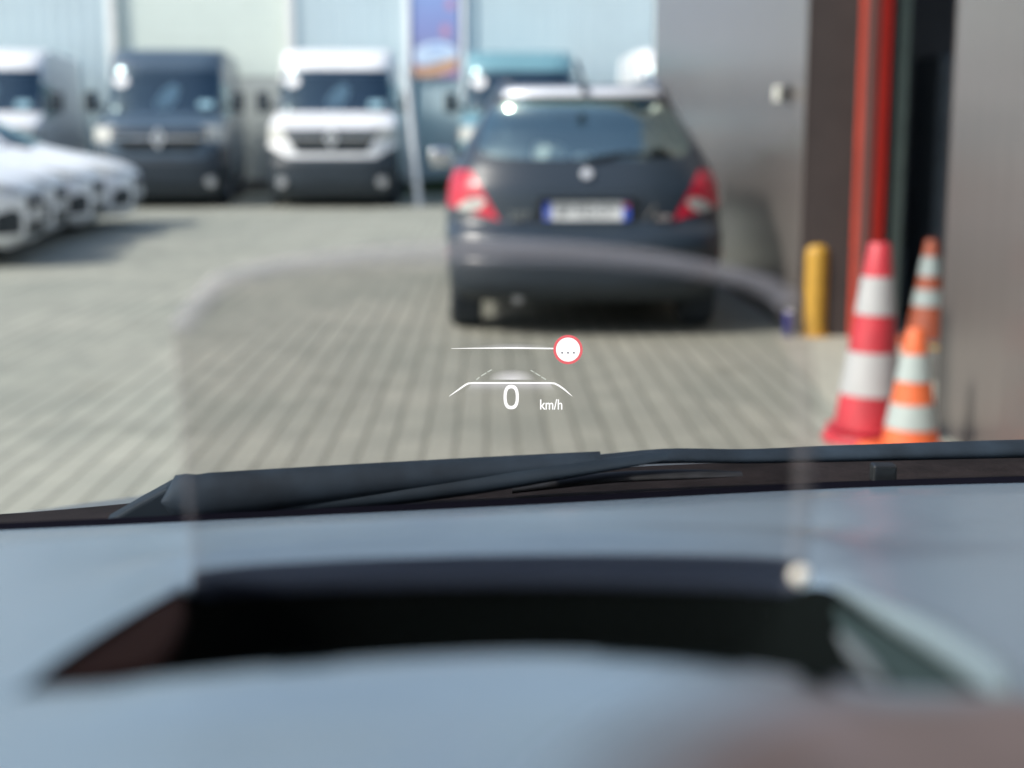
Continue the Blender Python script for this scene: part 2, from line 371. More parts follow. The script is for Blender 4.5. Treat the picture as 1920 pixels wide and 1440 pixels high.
inn = WB().box((10, 5, -.02+.004), (15.4, 21, .02)).box((17.6, 5, HH/2), (.2, 21, HH)).box((10, 15.6, HH/2), (15.4, .2, HH)).box((10, -5.6, HH/2), (15.4, .2, HH)).box((4.05, 5, HH-.06), (3.5, 22, .1)).box((13, 5, HH-.06), (9.4, 22, .1))  # gap in the unseen roof, added so daylight brightens the inside
off(inn).build('interior', m_inner, ws)
# dark blue cabinet just inside
cb = tag(empty('cabinet', (2.98, 9.6, 0)), 'tall dark blue cabinet standing in the gloom inside the doorway', 'cabinet')
mc = mat('cabinet_blue', (.12, .15, .18), .45, vary=.15)
MB().box((.3, .3, .88), (.62, .6, 1.72)).build('carcass', mc, cb, bevel=.02)
for sx in (.155, .455): 
    d = MB().box((sx, -.012, .88), (.29, .024, 1.66)).build('door', mc, cb, bevel=.008)
    MB().box((sx+(.1 if sx < .3 else -.1), -.032, .95), (.02, .02, .14)).build('handle', mat('dull_steel', (.2, .22, .22), .4, .6), d)
# switch box on the wall
q = at_plane(1478, 176, Vector((WX, 0, 0)), Vector((1, 0, 0)))
sb = tag(empty('switch_box', (WX, q.y, q.z)), 'small white switch box on a dark bracket beside the workshop doorway', 'switch box')
MB().box((-.07, -.01, 0), (.045, .05, .095)).build('housing', mat('box_white', (.72, .73, .66), .45), sb, bevel=.01)
MB().box((-.03, -.02, 0), (.06, .05, .06)).box((-.004, -.02, 0), (.008, .12, .12)).build('bracket', mat('bracket_dark', (.03, .03, .03), .5), sb)

# ------------------------------------------------------------------ street things
m_yel = mat('yellow_paint', (.45, .255, .035), .42, vary=.12, scale=12)
bp_ = at_z(1526, 630, 0)
bo = tag(empty('bollard', (bp_.x, bp_.y, 0)), 'round yellow bollard guarding the corner of the workshop doorway', 'bollard')
MB().lathe([(.074, 0), (.074, .50), (.072, .53), (.06, .55), (.035, .562), (0, .566)], 32).build('tube', m_yel, bo, smooth=60)
MB().lathe([(0, 0), (.11, 0), (.11, .008), (.0755, .012), (.0755, .02)], 32).build('base_plate', mat('base_yellow', (.45, .25, .05), .6, vary=.3), bo)
ca = at_z(1477, 633, 0)
can = tag(empty('drink_can', (ca.x, ca.y, 0)), 'blue and silver drink can standing on the paving by the wall', 'can')
MB().lathe([(0, .004), (.02, .004), (.026, .012), (.0265, .15), (.0245, .16)], 24).build('can_body', mat('can_blue', (.03, .035, .25), .3, .3, vary=.7, scale=30), can, smooth=50)
MB().lathe([(.0245, .1605), (.023, .168), (.021, .164), (0, .164)], 24).build('lid', mat('can_silver', (.75, .76, .78), .3, .8), can, smooth=50)
sc_ = at_z(1556, 626, 0)
st = MB(); rr = random.Random(5)
for i in range(7): st.box((rr.uniform(-.06, .06), rr.uniform(-.04, .04), .012), (.04*rr.uniform(.4, 1), .03, .022), rr.random()*3, rr.random()*.5)
lt = st.build('crumpled_paper', mat('paper_white', (.7, .7, .66), .8)); lt.location = (sc_.x, sc_.y, .006)
tag(lt, 'scrap of crumpled white paper lying beside the yellow bollard', 'litter')

def cone(name, loc, h, rb, rt, bands, cols, base, label, basew, group='traffic cones at the workshop doorway', lean=0, flange=None):
    """bands: heights (0..1) where the colour changes from the foot up; cols alternate"""
    t = tag(empty(name, loc), label, 'traffic cone', group); t.rotation_euler = (0, lean, 0.3)
    hb = 0.045
    if flange:
        MB().lathe([(0, 0), (flange, 0), (flange, .02), (flange*.97, .032), (flange*.78, .05), (rb+.03, .058), (rb, .066)], 48).build('base', base, t, smooth=35)
    else:
        MB().box((0, 0, hb/2), (basew, basew, hb)).build('base', base, t, bevel=.015)
    ed = [0]+list(bands)+[1]
    rad = lambda f: rb+(rt-rb)*f
    body = []
    for k in range(len(ed)-1):
        f0, f1 = ed[k], ed[k+1]
        ex = .003 if k % 2 else 0
        pr = [(rad(f0)+ex, hb+f0*(h-hb)+.0005), (rad(f1)+ex, hb+f1*(h-hb)-.0005)]
        if ex: pr = [(rad(f0), pr[0][1]-.0005)]+pr+[(rad(f1), pr[1][1]+.0005)]
        if k == len(ed)-2: pr += [(rt*.9, h+.006), (rt*.6, h+.006), (rt*.55, h-.02), (0, h-.02)]
        MB().lathe(pr, 48).build('sleeve' if k % 2 else 'cone_section', cols[k % 2], t, smooth=35)
    return t
m_cred = mat('cone_red', (.44, .03, .043), .45, vary=.22, scale=7); m_cor = mat('cone_orange', (.64, .13, .04), .45, vary=.08, scale=10)
m_cs2 = mat('cone_silver_shaded', (.25, .30, .30), .4, vary=.1, scale=14); m_cor2 = mat('cone_orange_shaded', (.25, .058, .027), .55, vary=.15, scale=10)  # rear cone: the doorway's shade is put into these darker colours
m_cw = mat('cone_white', (.37, .375, .375), .4, vary=.05, scale=10); m_cs = mat('cone_silver', (.34, .39, .375), .35, vary=.05, scale=10)
p = at_z(1625, 826, 0)
cone('traffic_cone', (p.x, p.y, 0), .80, .138, .043, (.20, .43, .63, .83), (m_cred, m_cw), m_cred, 'large red and white banded cone, tallest in front of the doorway', .4, flange=.18, lean=R(1.5))
p = at_z(1706, 858, 0)
cone('traffic_cone', (p.x, p.y, 0), .50, .110, .034, (.17, .38, .57, .80), (m_cor, m_cs), m_cor, 'small orange and silver cone in front of the red and white cone', .3)
p = at_z(1738, 648, 0); p = Vector((p.x, p.y, 0))
cone('traffic_cone', (p.x, p.y, 0), .615, .125, .036, (.34, .51, .645, .845), (m_cor2, m_cs2), m_cor2, 'shaded orange and white cone standing farthest back inside the doorway', .34)
p = at_z(1757, 704, 0)
ks = tag(empty('kerb_block', (p.x, p.y, 0)), 'low black and yellow striped kerb block behind the small orange cone', 'kerb block')
MB().box((.02, 0, .075), (.2, .5, .15)).build('rubber_block', mat('rubber_dark', (.09, .09, .085), .8), ks, bevel=.02)
for k, y in enumerate((-.2505,)):
    MB().box((-.02, y, .115), (.11, .004, .035)).build('yellow_stripe', m_yel, ks)
    MB().box((-.02, y, .04), (.10, .004, .04)).build('yellow_stripe', m_yel, ks)
MB().box((.0, -.05, .152), (.11, .12, .004)).build('yellow_stripe', m_yel, ks)

# ------------------------------------------------------------------ vehicles
def ring(z, yf, yb, hw, cf, cb, n=4.0, N=44):
    pts = []
    for i in range(N+1):
        u = math.sin(math.pi/2*(2*i/N-1)*.985)/math.sin(math.pi/2*.985)
        pts.append(Vector((hw*u, yf+cf*(1-max(0, 1-abs(u)**n)**(1/n)), z)))
    K = 14
    for k in range(1, K): pts.append(Vector((hw, yf+cf+(yb-cb-yf-cf)*k/K, z)))
    for i in range(N, -1, -1):
        u = math.sin(math.pi/2*(2*i/N-1)*.985)/math.sin(math.pi/2*.985)
        pts.append(Vector((hw*u, yb-cb*(1-max(0, 1-abs(u)**n)**(1/n)), z)))
    for k in range(K-1, 0, -1): pts.append(Vector((-hw, yf+cf+(yb-cb-yf-cf)*k/K, z)))
    return pts
def interp(prof, step=.02, arc=.03):
    """prof rows: (z, yf, hw, ...) -> densely sampled with smooth cubic blending"""
    out = []
    for k in range(len(prof)-1):
        a, b = prof[k], prof[k+1]; p = prof[max(k-1, 0)]; q = prof[min(k+2, len(prof)-1)]
        n = max(1, int(max(abs(b[0]-a[0])/step, abs(b[1]-a[1])/(arc*2))))
        for i in range(n):
            t = i/n; row = []
            for j in range(len(a)):
                if j == 0: row.append(a[0]+(b[0]-a[0])*t); continue
                m0 = (b[j]-p[j])/2 if (b[j]-a[j])*(a[j]-p[j]) > 0 or k == 0 else 0
                m1 = (q[j]-a[j])/2 if (q[j]-b[j])*(b[j]-a[j]) > 0 else 0
                t2, t3 = t*t, t*t*t
                row.append((2*t3-3*t2+1)*a[j]+(t3-2*t2+t)*m0+(-2*t3+3*t2)*b[j]+(t3-t2)*m1)
            out.append(row)
    out.append(list(prof[-1]))
    return out
def shell(rings, classify, mats, parent, skip=(), cap=True):
    n = len(rings[0]); groups = {}
    def put(key, vs):
        g = groups.setdefault(key, ({}, [], [])); idx = []
        for v in vs:
            kx = (round(v.x, 5), round(v.y, 5), round(v.z, 5))
            if kx not in g[0]: g[0][kx] = len(g[1]); g[1].append(v)
            idx.append(g[0][kx])
        if len(set(idx)) >= 3: g[2].append(tuple(dict.fromkeys(idx)))
    for k in range(len(rings)-1):
        for i in range(n):
            j = (i+1) % n
            q = [rings[k][i], rings[k][j], rings[k+1][j], rings[k+1][i]]
            c = sum(q, Vector())/4; nn = (q[1]-q[0]).cross(q[3]-q[0])
            nn = nn.normalized() if nn.length > 0 else Vector((0, 0, 1))
            kc = classify(c, nn)
            if all(classify(c+(v-c)*.98, nn) == kc for v in q+[(q[0]+q[1])/2, (q[1]+q[2])/2, (q[2]+q[3])/2, (q[3]+q[0])/2]): put(kc, q); continue
            D = 6; at = lambda a, b: (q[0]*(1-a)+q[1]*a)*(1-b)+(q[3]*(1-a)+q[2]*a)*b
            for a in range(D):
                for b in range(D):
                    put(classify(at((a+.5)/D, (b+.5)/D), nn), [at(a/D, b/D), at((a+1)/D, b/D), at((a+1)/D, (b+1)/D), at(a/D, (b+1)/D)])
    if cap:
        put(classify(Vector((0, 2.5, 9)), Vector((0, 0, 1))), rings[-1]); put('underside', rings[0][::-1])
    res = {}
    for key, (d, vs, fs) in groups.items():
        if key in skip: continue
        name = key.split('@')[0]
        mb = MB(); mb.v = [tuple(v) for v in vs]; mb.f = fs
        res[key] = mb.build(name, mats[name], parent, smooth=38, fix=False)
    return res
m_tyre = mat('tyre', (.028, .038, .05), .85, vary=.2); m_rim = mat('alloy', (.45, .46, .48), .3, .8)  # tyre, plastic and cabin darks carry the windscreen's blue veil in their colour
m_chrome = mat('chrome', (.72, .73, .75), .12, 1.0, vary=.03); m_blackp = mat('black_plastic', (.020, .030, .040), .5, vary=.2)
m_lens = mat('headlight_lens', (.44, .45, .42), .55, .0, vary=.3, scale=9)
m_vglass = glass('vehicle_glass', (.66, .80, .88), .9, .16, .15, (.68, .92, 1))
m_cabin = mat('cabin_dark', (.035, .055, .075), .8, vary=.3); m_badge = mat('badge_silver', (.66, .68, .70), .35, .4); m_pale = mat('pale_window_shape', (.86, .85, .72), .35, vary=.2)
def wheel(parent, x, y, r, w, side):
    t = MB().lathe([(r*.62, -w/2), (r*.93, -w/2), (r, -w/2+.03), (r, w/2-.03), (r*.93, w/2), (r*.62, w/2)], 36).build('wheel', m_tyre, parent, smooth=35)
    t.location = (x, y, r); t.rotation_euler = (0, R(90), 0)
    rb = MB().lathe([(0, w/2-.03), (r*.18, w/2-.025), (r*.2, w/2-.05), (r*.62, w/2-.06), (r*.63, w/2-.005)], 36)
    for k in range(6):
        a = k*math.pi/3; rb.box((math.cos(a)*r*.4, math.sin(a)*r*.4, w/2-.035), (r*.46, r*.13, .03), a)
    rb.v = [(a, b, c*(1 if side > 0 else -1)) for a, b, c in rb.v]
    rb.build('rim', m_rim, t, smooth=35)
    return t
def disc(r, th=.01, n=24): return MB().lathe([(0, 0), (r, 0), (r, th*.6), (r*.92, th), (0, th)], n)

# --- vans
VP = [(.13, .22, .90), (.20, .08, .97), (.32, .03, 1.02), (.45, 0, 1.04), (.70, 0, 1.05), (.745, .02, 1.05), (.78, .055, 1.05), (.95, .07, 1.05), (1.12, .09, 1.05), (1.24, .13, 1.05), (1.30, .20, 1.04),
      (1.38, .40, 1.03), (1.45, .66, 1.02), (1.51, .92, 1.01), (1.55, 1.0, 1.0), (1.9, 1.27, .975), (2.25, 1.54, .955), (2.30, 1.58, .955), (2.46, 1.74, .95), (2.56, 1.92, .94), (2.61, 2.2, .90), (2.63, 2.6, .80), (2.635, 2.9, .62)]
def van_class(c, n):
    ax = abs(c.x); s = '@l' if c.x < 0 else '@r'
    if c.z > 3: return 'body'
    front = c.y < 1.62 and n.y < -.25
    if 1.54 < c.z < 2.245 and n.y < -.25 and ax < .93-.03*(c.z-1.55)/.7 and c.y < 1.85: return 'windscreen'
    if front and .88 < c.z < 1.265 and ax < .80-(1.265-c.z)*.62: return 'grille'
    if c.y < .6 and 1.06 < c.z < 1.30 and ax > .70+(1.24-c.z)*.35: return 'headlight'+s
    if c.z < .80+max(0, ax-.70)*.55 and c.y < 1.0: return 'bumper'
    if c.z < .42: return 'side_trim'
    if ax > .8 and 1.45 < c.z < 2.02 and 1.15+(c.z-1.45)*.7 < c.y < 2.2: return 'side_window'+s
    if ax > .8 and ((c.y-1.0)**2+(c.z-.34)**2 < .43**2 or (c.y-4.5)**2+(c.z-.34)**2 < .43**2): return 'wheel_arch'+s+('f' if c.y < 2 else 'b')
    return 'body'
def paint(name, col): m = mat(name, col, .36, .0, vary=.03, scale=2, coat=.45); m.node_tree.nodes['Principled BSDF'].inputs['Coat Roughness'].default_value = .3; return m
def make_van(loc, pm, label, rz=0):
    t = tag(empty('van', loc, rz), label, 'van', 'vans parked in a row before the white hall')
    rows = interp(VP)
    rings = [ring(r[0], r[1], 5.7, r[2], .55, .1, 3.6) for r in rows]
    mats = dict(body=pm, windscreen=m_vglass, side_window=m_vglass, grille=m_blackp, headlight=m_lens, bumper=m_blackp, side_trim=m_blackp, wheel_arch=m_tyre, underside=m_tyre)
    res = shell(rings, van_class, mats, t)
    # cabin behind the windscreen
    MB().box((0, 1.55, 1.50), (1.86, .8, .06)).box((0, 2.55, 1.75), (1.8, .06, .9)).build('cabin', m_cabin, t)
    w = MB().prism([(-.16, 1.16, 1.57), (.08, 1.16, 1.58), (.20, 1.24, 1.74), (.25, 1.36, 1.92), (.13, 1.40, 2.02), (-.04, 1.32, 1.90), (-.17, 1.22, 1.72)], (0, .14, .02)).build('windscreen_reflection', m_pale, t, bevel=.03)  # pale slab put behind the glass to stand for a reflection on it
    for sx in (-.45, .45):
        MB().box((sx, 2.2, 1.72), (.5, .16, .62)).box((sx, 2.2, 2.0), (.26, .12, .2)).build('seat', m_cabin, t, bevel=.05)
    ga = res.get('grille')
    for z, h in ((1.115, .05),):
        MB().box((0, .06, z), (1.42, .05, h)).build('grille_bar', m_chrome, t, bevel=.01)
    for z in (.97, 1.03): MB().box((0, .068, z), (1.1, .03, .018)).build('grille_slat', mat('slat', (.06, .065, .07), .4), t)
    e = MB()   # diamond badge
    o_ = [(0, .17), (.105, 0), (0, -.17), (-.105, 0)]; i_ = [(0, .095), (.055, 0), (0, -.095), (-.055, 0)]
    vs = [(x, .02, z) for x, z in o_]+[(x, .02, z) for x, z in i_]+[(x, .05, z) for x, z in o_]+[(x, .05, z) for x, z in i_]
    fs = []
    for k in range(4):
        j = (k+1) % 4
        fs += [(k, j, 4+j, 4+k), (8+k, 12+k, 12+j, 8+j), (k, 8+k, 8+j, j), (4+k, 4+j, 12+j, 12+k)]
    em = e.add(vs, fs).build('badge', m_badge, t); em.location = (0, .0, 1.115)
    for s in (-1, 1):
        f = disc(.085, .03).build('fog_lamp', mat('fog_lens', (.62, .64, .66), .1, .5, coat=1), t, smooth=40)
        f.location = (s*.80, .055, .42); f.rotation_euler = (R(90), 0, s*R(14))
        mr = MB().box((s*1.20, 1.20, 1.70), (.20, .14, .34)).box((s*1.06, 1.22, 1.62), (.16, .06, .07)).build('mirror', m_blackp, t, bevel=.04, smooth=True)
        for y in (1.0, 4.5): wheel(t, s*.93, y, .345, .22, s)
    q = disc(.125, .004).build('sticker', mat('sticker_white', (.85, .86, .86), .5), t); q.location = (-.72, 1.425, 2.045); q.rotation_euler = (R(90-40), 0, 0)
    # sit just on the glass
    q.location.y = 1.27+(2.045-1.9)/.35*.27+.010
    g = MB().box((0, 0, 0), (.24, .004, .14)).build('tag', mat('tag_blue', (.25, .42, .5), .5), t); g.location = (.68, 1.075, 1.665); g.rotation_euler = (R(-40), 0, 0)
    MB().box((0, -.004, .50), (.52, .012, .11)).build('plate_holder', m_blackp, t)
    wp = MB()
    for a, b in (((-.75, 1.06, 1.6), (.05, 1.09, 1.635)), ((.1, 1.06, 1.6), (.75, 1.09, 1.64))): wp.tube([a, b], .012, 6)
    wp.build('wiper', m_blackp, t)
    return t
m_teal = paint('van_teal', (.14, .29, .34)); m_grey = paint('van_grey', (.058, .092, .13)); m_wht = paint('van_white', (.80, .81, .82))
def vx(px, Y): return at_y(px, 200, Y).x
VY = 23.35
van1 = make_van((vx(314, VY+1.6)+.17, VY, 0), m_grey, 'dark grey van with its headlights beside the white parked cars', R(6))
make_van((vx(627, VY+1.6)+.10, VY, 0), m_wht, 'white van with a black grille, beside the leaning post, fully in view', R(2))
make_van((vx(977, VY+1.6), VY+.5, 0), m_teal, 'teal van half hidden behind the dark blue estate car')
make_van((vx(-24, VY+1.6)+.20, VY, 0), m_wht, 'white van cut by the left edge of the picture, behind the white cars', R(7))
make_van((vx(1302, VY+1.6), VY-.3, 0), m_wht, 'white van of which only a corner shows beside the workshop wall')

# --- white parked cars
CP = [(.15, .26, .70), (.18, .10, .78), (.24, .02, .83), (.40, 0, .855), (.58, .0, .86), (.68, .05, .86), (.74, .15, .855), (.80, .34, .85), (.86, .62, .84), (.92, .92, .83), (.97, 1.15, .80), (1.0, 1.25, .785),
      (1.2, 1.62, .71), (1.36, 1.98, .63), (1.44, 2.3, .57), (1.465, 2.6, .5), (1.475, 2.95, .3)]
def car_class(c, n):
    ax = abs(c.x); s = '@l' if c.x < 0 else '@r'
    if c.z > 3: return 'body'
    if 1.0 < c.z < 1.37 and n.y < -.2 and c.y < 2.1 and ax < .74-.22*(c.z-1)/.37: return 'windscreen'
    if c.y < .62 and .60+(ax-.42)*.16 < c.z < .66+(ax-.42)*.30 and ax > .42: return 'headlight'+s
    if c.y < .3 and .46 < c.z < .62 and ax < .40: return 'grille'
    if c.y < .3 and .24 < c.z < .40 and ax < .42: return 'intake'
    if c.y < .40 and .28 < c.z < .50-abs(ax-.66)*.3 and .53 < ax < .79: return 'air_duct'+s
    if ax > .5 and 1.0 < c.z < 1.36 and 1.75+(c.z-1)*1.3 < c.y < 3.55: return 'side_window'+s
    if ax > .7 and ((c.y-.85)**2+(c.z-.31)**2 < .36**2 or (c.y-3.4)**2+(c.z-.31)**2 < .36**2): return 'wheel_arch'+s+('f' if c.y < 2 else 'b')
    return 'body'
m_wcar = paint('car_white', (.91, .93, .94))
def make_car(loc, label, rz):
    t = tag(empty('parked_car', loc, rz), label, 'car', 'white cars parked side by side on the left')
    rings = [ring(r[0], r[1], 4.25 if r[0] < 1 else 4.25-(r[0]-1)*1.2, r[2], .62, .4, 3.2) for r in interp(CP, .025, .03)]
    mats = dict(body=m_wcar, windscreen=m_vglass, side_window=m_vglass, grille=m_blackp, intake=m_blackp, air_duct=m_blackp, headlight=m_lens, wheel_arch=m_tyre, underside=m_tyre)
    shell(rings, car_class, mats, t)
    MB().box((0, 2.4, .985), (1.45, 2.3, .03)).build('cabin', m_cabin, t)
    for sx in (-.36, .36): MB().box((sx, 2.35, 1.12), (.46, .14, .4)).build('seat', m_cabin, t, bevel=.05)
    MB().lathe([(0, 0), (.055, 0), (.05, .015), (0, .02)], 20).build('badge', m_chrome, t)
    b = children(t)[-1]
    for o in children(t):
        if o.name.startswith('badge'): o.location = (0, -.004, .54); o.rotation_euler = (R(90), 0, 0)
    MB().box((0, -.006, .43), (.5, .012, .1)).build('number_plate', mat('plate_plain', (.7, .7, .68), .5), t)
    MB().box((0, .22, .175), (1.2, .16, .03)).build('front_lip', mat('lip_grey', (.55, .58, .62), .4), t, bevel=.006)
    for s in (-1, 1):
        MB().box((s*.86, 1.65, 1.02), (.12, .1, .13)).box((s*.82, 1.66, .98), (.1, .04, .04)).build('mirror', m_wcar, t, bevel=.03, smooth=True)
        for y in (.85, 3.4): wheel(t, s*.77, y, .315, .2, s)
    return t
labs = ['white car parked farthest back in the row, its nose before the dark grey van', 'white car parked second from the back of the row on the left',
        'white car third from the back in the row, between two other white cars', 'white car parked nearest in the row, just its front corner at the left edge']
for k, (px, Y) in enumerate(((247, 19.2), (170, 17.4), (95, 15.7), (42, 14.0))):
    x = at_y(px, 350, Y-.5).x
    make_car((x-.02, Y, 0), labs[k], R(90+(6, 4.5, 6.5, 5)[k])).scale = (.96, 1, 1.06)

# --- dark blue estate car ahead
EP = [(.20, .20, .72), (.23, .08, .79), (.28, .02, .83), (.36, .0, .845), (.47, .0, .85), (.485, .012, .852), (.515, .012, .853), (.53, 0, .855), (.60, .01, .86), (.645, .04, .86), (.665, .10, .86), (.70, .125, .86), (.84, .135, .85), (.92, .15, .84),
      (1.0, .19, .81), (1.06, .23, .785), (1.2, .34, .715), (1.40, .52, .61), (1.425, .52, .59), (1.437, .495, .575), (1.45, .485, .57), (1.49, .50, .56), (1.52, .56, .54), (1.535, .75, .50), (1.545, 1.2, .42), (1.55, 1.7, .25)]
def est_class(c, n):
    ax = abs(c.x); s = '@l' if c.x < 0 else '@r'
    if c.z > 3: return 'body'
    if 1.07 < c.z < 1.43 and c.y < 1.0:
        w = .69-(c.z-1.075)/.33*.115
        if (ax/w)**5+(abs(c.z-1.25)/.178)**5 < 1: return 'rear_window'
    if .70 < c.z < 1.005 and c.y < .62:
        inner = .535+(c.z-.72)/.28*.16
        if ax > inner and c.z > .705+max(0, ax-.53)*.26:
            if (ax-.70)**2/.085**2+((c.z-.795)-(ax-.70)*-.25)**2/.042**2 < 1: return 'reverse_lamp'+s
            return 'tail_light'+s
    if c.z > 1.06 and ax > .5 and c.z < 1.40 and .80+(c.z-1.06)*.3 < c.y < 3.0-(c.z-1.06)*1.6:
        for a, b in ((.8, 1.35), (1.43, 2.2), (2.28, 3.1)):
            if a+(c.z-1.06)*.3 < c.y < b: return 'side_window'+s+str(a)
    if 1.0 < c.z < 1.475 and c.y > 2.12 and n.y > .12 and ax < .74-.20*(c.z-1.0)/.45: return 'windscreen'
    if 1.455 < c.z < 1.508 and c.y < .62 and ax < .50: return 'spoiler'
    if c.z < .355 and c.y < .7: return 'lower_bumper'
    if .485 < c.z < .53 and c.y < .8: return 'bumper_strip'
    if ax > .7 and ((c.y-.66)**2+(c.z-.31)**2 < .37**2 or (c.y-3.2)**2+(c.z-.31)**2 < .37**2): return 'wheel_arch'+s+('f' if c.y < 2 else 'b')
    return 'body'
m_blue = paint('estate_blue', (.018, .029, .042))
b0 = at_z(843, 615, 0)
m_ecab = mat('estate_cabin', (.05, .075, .09), .8, vary=.2)
EST = tag(empty('estate_car', (.605, 8.62, 0)), 'dark blue estate car seen from behind, parked close along the workshop wall', 'car')
def est_back(z): return 4.1 if z < .8 else 4.1-(z-.8)*.9 if z < 1.0 else 3.92-(z-1.0)*3.6+(0 if z < 1.44 else 0)
rows = interp(EP, .018, .03)
rings = [ring(r[0], r[1], max(est_back(r[0]), 2.1), r[2], .45, .45, 3.4) for r in rows]
m_tail = mat('tail_red', (.46, .012, .035), .35, vary=.3, scale=14, coat=.25)
m_eglass = glass('estate_glass', (.86, .98, 1), .8, .10, .38, (.78, 1, .93))
mats = dict(body=m_blue, spoiler=mat('spoiler_glint', (.74, .77, .82), .5, .3, vary=.03, coat=.8), rear_window=m_eglass, side_window=m_eglass, windscreen=m_eglass, tail_light=m_tail, reverse_lamp=m_lens, lower_bumper=m_blackp, bumper_strip=m_blackp, wheel_arch=m_tyre, underside=m_tyre)  # pale spoiler colour stands for the sunlit band along the roof edge
shell(rings, est_class, mats, EST)
MB().box((0, 1.9, .965), (1.5, 3.2, .03)).build('parcel_shelf', m_ecab, EST)
for sx in (-.42, 0, .42): MB().box((sx, 1.35, 1.05), (.24, .1, .14)).build('rear_headrest', m_ecab, EST, bevel=.04, smooth=True)
for sx in (-.36, .36):
    hs = MB().box((sx, 2.05, 1.05), (.44, .16, .2)).build('front_seat', m_ecab, EST, bevel=.06, smooth=True)
    MB().box((sx, 2.03, 1.23), (.25, .1, .19)).build('headrest', m_ecab, hs, bevel=.05, smooth=True)
MB().box((.02, 2.55, 1.36), (.22, .03, .075)).build('rear_view_mirror', m_ecab, EST, bevel=.015)
MB().box((-.20, .80, 1.09), (.16, .2, .14), .5, .2).box((.02, .78, 1.05), (.11, .12, .10), -.4).build('pale_block', m_pale, EST, bevel=.03, smooth=True)  # two pale blocks behind the rear window
# number plate
np_ = MB().box((0, .118, .765), (.52, .012, .112)).build('number_plate', mat('plate_white', (.78, .80, .80), .35), EST, bevel=.004)
m_pblue = mat('plate_blue', (.04, .10, .55), .35)
for x in (-.238, .238): MB().box((x, .1105, .765), (.044, .004, .110)).build('plate_band', m_pblue, np_)
MB().box((.238, .1075, .80), (.036, .003, .03)).build('plate_crest', mat('crest_red', (.5, .08, .1), .4), np_)
text('plate_text', 'BP-922-DT', .10, mat('plate_ink', (.06, .07, .09), .5), np_, (0, .1105, .763), (R(90), 0, 0), .80, .001)
text('plate_text', 'F', .04, mat('ink_white', (.8, .8, .8), .5), np_, (-.238, .107, .735), (R(90), 0, 0), 1, .0005)
MB().prism([(-.33, .128, .69), (-.28, .128, .85), (.28, .128, .85), (.33, .128, .69)], (0, .03, 0)).build('plate_recess', mat('recess_dark', (.012, .015, .018), .4), EST)
MB().box((0, .10, .85), (.62, .05, .022)).build('boot_handle', m_blue, EST, bevel=.008)
bd = disc(.035, .015).build('badge', m_badge, EST, smooth=40); bd.location = (0, .17, .985); bd.rotation_euler = (R(90-25), 0, 0)
text('model_lettering', '207', .075, m_chrome, EST, (-.41, .112, .735), (R(90), 0, 0), 1.2, .004)
MB().prism([(.35, .118, .72), (.365, .118, .72), (.42, .118, .80), (.405, .118, .80)], (0, .008, 0)).box((.46, .12, .725), (.09, .008, .03)).build('trim_badge', m_chrome, EST)
tr = MB().tube([(-.42, 1.35, 1.535), (-.47, 1.1, 1.56), (-.50, 1.0, 1.55), (-.52, .92, 1.515)][::-1]+[(-.45, 2.2, 1.55), (-.46, 2.5, 1.50)], .016).build('roof_rail', m_chrome, EST, smooth=True)
tr2 = MB().tube([(.52, .92, 1.515), (.50, 1.0, 1.55), (.47, 1.1, 1.56), (.42, 1.35, 1.565), (.45, 2.2, 1.55), (.46, 2.5, 1.50)], .016).build('roof_rail', m_chrome, EST, smooth=True)
MB().tube([(.0, .47, 1.49), (-.004, .60, 1.56), (-.03, .80, 1.68)], [.022, .016, .010], 8).build('antenna', m_blackp, EST)
MB().tube([(0, .20, 1.07), (.2, .24, 1.105), (.42, .26, 1.11)], .012, 8).build('rear_wiper', m_blackp, EST)
MB().cyl((-.42, .06, .24), (-.42, .3, .24), .03).build('exhaust_pipe', m_rim, EST)
for s in (-1, 1):
    MB().box((s*.95, 2.62, 1.04), (.17, .12, .14)).box((s*.84, 2.64, 1.0), (.1, .04, .04)).build('mirror', m_blue if s > 0 else m_chrome, EST, bevel=.04, smooth=True)
    MB().box((s*.80, .30, .50), (.10, .01, .035)).build('reflector', m_tail, EST)
    for y in (.66, 3.2): wheel(EST, s*.735, y, .31, .2, s)

# ------------------------------------------------------------------ the car we sit in
OWN = tag(empty('own_car', (0, 0, 0)), 'grey dashboard, head-up display pane and black wipers of the car we look out of', 'car')
def lerp_curve(pts, x):
    if x <= pts[0][0]: 
        (x0, y0), (x1, y1) = pts[0], pts[1]
    elif x >= pts[-1][0]:
        (x0, y0), (x1, y1) = pts[-2], pts[-1]
    else:
        k = max(i for i in range(len(pts)-1) if pts[i][0] <= x); k0 = max(k-1, 0); k3 = min(k+2, len(pts)-1)
        (x0, y0), (x1, y1) = pts[k], pts[k+1]; t = (x-x0)/(x1-x0)
        m0 = (y1-pts[k0][1])/(x1-pts[k0][0])*(x1-x0); m1 = (pts[k3][1]-y0)/(pts[k3][0]-x0)*(x1-x0)
        return (2*t**3-3*t*t+1)*y0+(t**3-2*t*t+t)*m0+(-2*t**3+3*t*t)*y1+(t**3-t*t)*m1
    return y0+(y1-y0)*(x-x0)/(x1-x0)
